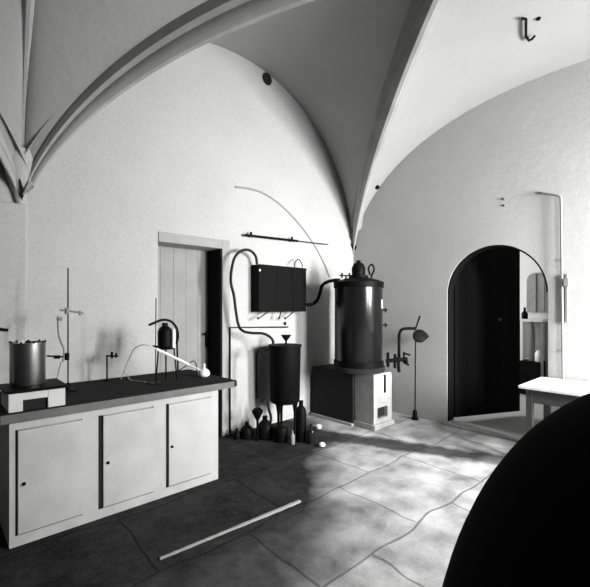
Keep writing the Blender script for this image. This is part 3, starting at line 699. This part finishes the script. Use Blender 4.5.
# ------------------------------------------------------------------ on the vault and walls
hp_, nn = vhit(267, 79)
hw_ = onY(267, 79, YL)
q = hw_ if (hp_ is None or hw_.y < hp_.y + .02) else hp_
d = B(); lathe(d, [(.085, 0), (.08, .01), (.055, .018), (.05, .006), (.0, .006)], Vector((q.x, YL, q.z)) , 11, axis=(0, -1, 0))
tag(obj('vent_rosette', d, M['soot_and_shade'], None, 30, origin=q), 'dark round vent hole high on the wall under the vault', 'vent')
def vtube(pix, r, off):
    pts = []
    for u, v in pix:
        h, n = vhit(u, v); 
        if h is None: h = onX(u, v, XR); n = Vector((-1, 0, 0))
        n = n if n.dot(ray(u, v)) < 0 else -n; pts.append(h + n * off)
    d = B(); tube(d, pts, r, 8, False); return d, pts[0]
d, o_ = vtube([(522, 15), (526, 16), (526, 24), (526, 33), (529, 37.5), (532, 36), (534.5, 33)], .012, .03)
tag(obj('ceiling_hook', d, M['iron'], None, 60, origin=o_), 'dark iron hook fixed under the vault at the upper right', 'hook')
h, n = vhit(538.5, 18); n = n if n.dot(ray(538, 18)) < 0 else -n
d = B(); lathe(d, [(.02, -.01), (.02, .012), (.012, .02), (0, .021)], h, 14, axis=n); tag(obj('ceiling_stud', d, M['iron'], None, 50, origin=h), 'small dark round stud right of the ceiling hook', 'stud')
q, _n = vhit(377, 187); d = B(); lathe(d, [(.034, -.03), (.034, .02), (.02, .05), (0, .05)], q, 10, axis=(-1, -.4, -.1)); tag(obj('wall_nail', d, M['iron'], None, 50, origin=q), 'small dark peg by the corner rib above the boiler', 'peg')
for (u, v) in ((503, 199), (503.5, 205.5)):
    q = onX(u, v, XR); d = B(); lathe(d, [(.012, 0), (.010, .014), (0, .015)], q, 10, axis=(-1, 0, 0))
    tag(obj('wall_nail', d, M['iron'], None, 50, origin=q), 'tiny dark nail above the arched doorway, %s of a pair' % ('upper' if v < 202 else 'lower'), 'nail', 'nails above the arch')

# ------------------------------------------------------------------ big black rounded form in the near corner
vc = FW * .654 + RT * .667
bk = thing('covered_vessel', vc, 'huge smooth black rounded form nearest the camera, lower right corner', 'vessel')
d = B(); prof = []
for i in range(1, 48):
    a = -PI / 2 + PI * i / 48; prof.append((.435 * math.cos(a), .734 + .749 * math.sin(a)))
prof = [(r, z) for r, z in prof if z > .05]; prof = [(.1, .03)] + prof + [(0, 1.483)]
lathe(d, prof, vc, 72); obj('body', d, M['blackpaint'], bk, 60)
d = B(); lathe(d, [(.2, 0), (.2, .03), (.19, .06), (.1, .06)], vc, 40); obj('foot_ring', d, M['blackpaint'], bk, 40)

# ------------------------------------------------------------------ light: daylight through the windows, plus added fill
def area(name, loc, rot, sx, sy, power, col=(1, 1, 1)):
    l = bpy.data.lights.new(name, 'AREA'); l.shape = 'RECTANGLE'; l.size = sx; l.size_y = sy; l.energy = power; l.color = col
    o = bpy.data.objects.new(name, l); COL.objects.link(o); o.location = loc; o.rotation_euler = rot; return o
PW = [1080, 560, 45]
for i_, ((a, b, z0, z1), pw) in enumerate(zip(WIN, PW)):
    if i_ == 2:      # added fill light, coming down through the unseen third opening
        tgt = Vector(((a + b) / 2, YS - .2, (z0 + z1) / 2)); src = tgt + Vector((0, -2.2, 1.7))
        area('fill_light', src, (tgt - src).to_track_quat('-Z', 'Y').to_euler(), 2.0, 1.6, pw); continue
    area('window_daylight', ((a + b) / 2, YS - .42, (z0 + z1) / 2), (math.radians(62 if i_ else 65), 0, 0), b - a, z1 - z0, pw)
area('far_room_fill', (7.15, FY1 + .22, 1.85), (math.radians(-90), 0, 0), 1.5, 1.7, 110)  # added light, unseen, that brightens the room beyond the arch
wd = bpy.data.worlds.new('World'); bpy.context.scene.world = wd; wd.use_nodes = True
wd.node_tree.nodes['Background'].inputs[0].default_value = (1, 1, 1, 1); wd.node_tree.nodes['Background'].inputs[1].default_value = 0.1

# ------------------------------------------------------------------ camera
cam = bpy.data.cameras.new('camera'); co = bpy.data.objects.new('camera', cam); COL.objects.link(co)
co.location = EYE; co.rotation_euler = (PI / 2, 0, TH - PI / 2)
cam.sensor_width = 36; cam.lens = F / 590 * 36; cam.shift_y = (V0 - 293.5) / 590; cam.clip_start = .02
sc = bpy.context.scene; sc.camera = co
sc.view_settings.view_transform = 'Standard'; sc.view_settings.look = 'None'; sc.view_settings.gamma = 1; sc.view_settings.use_curve_mapping = False
sc.view_settings.exposure = -0.15
sc.cycles.max_bounces = 10; sc.cycles.diffuse_bounces = 6
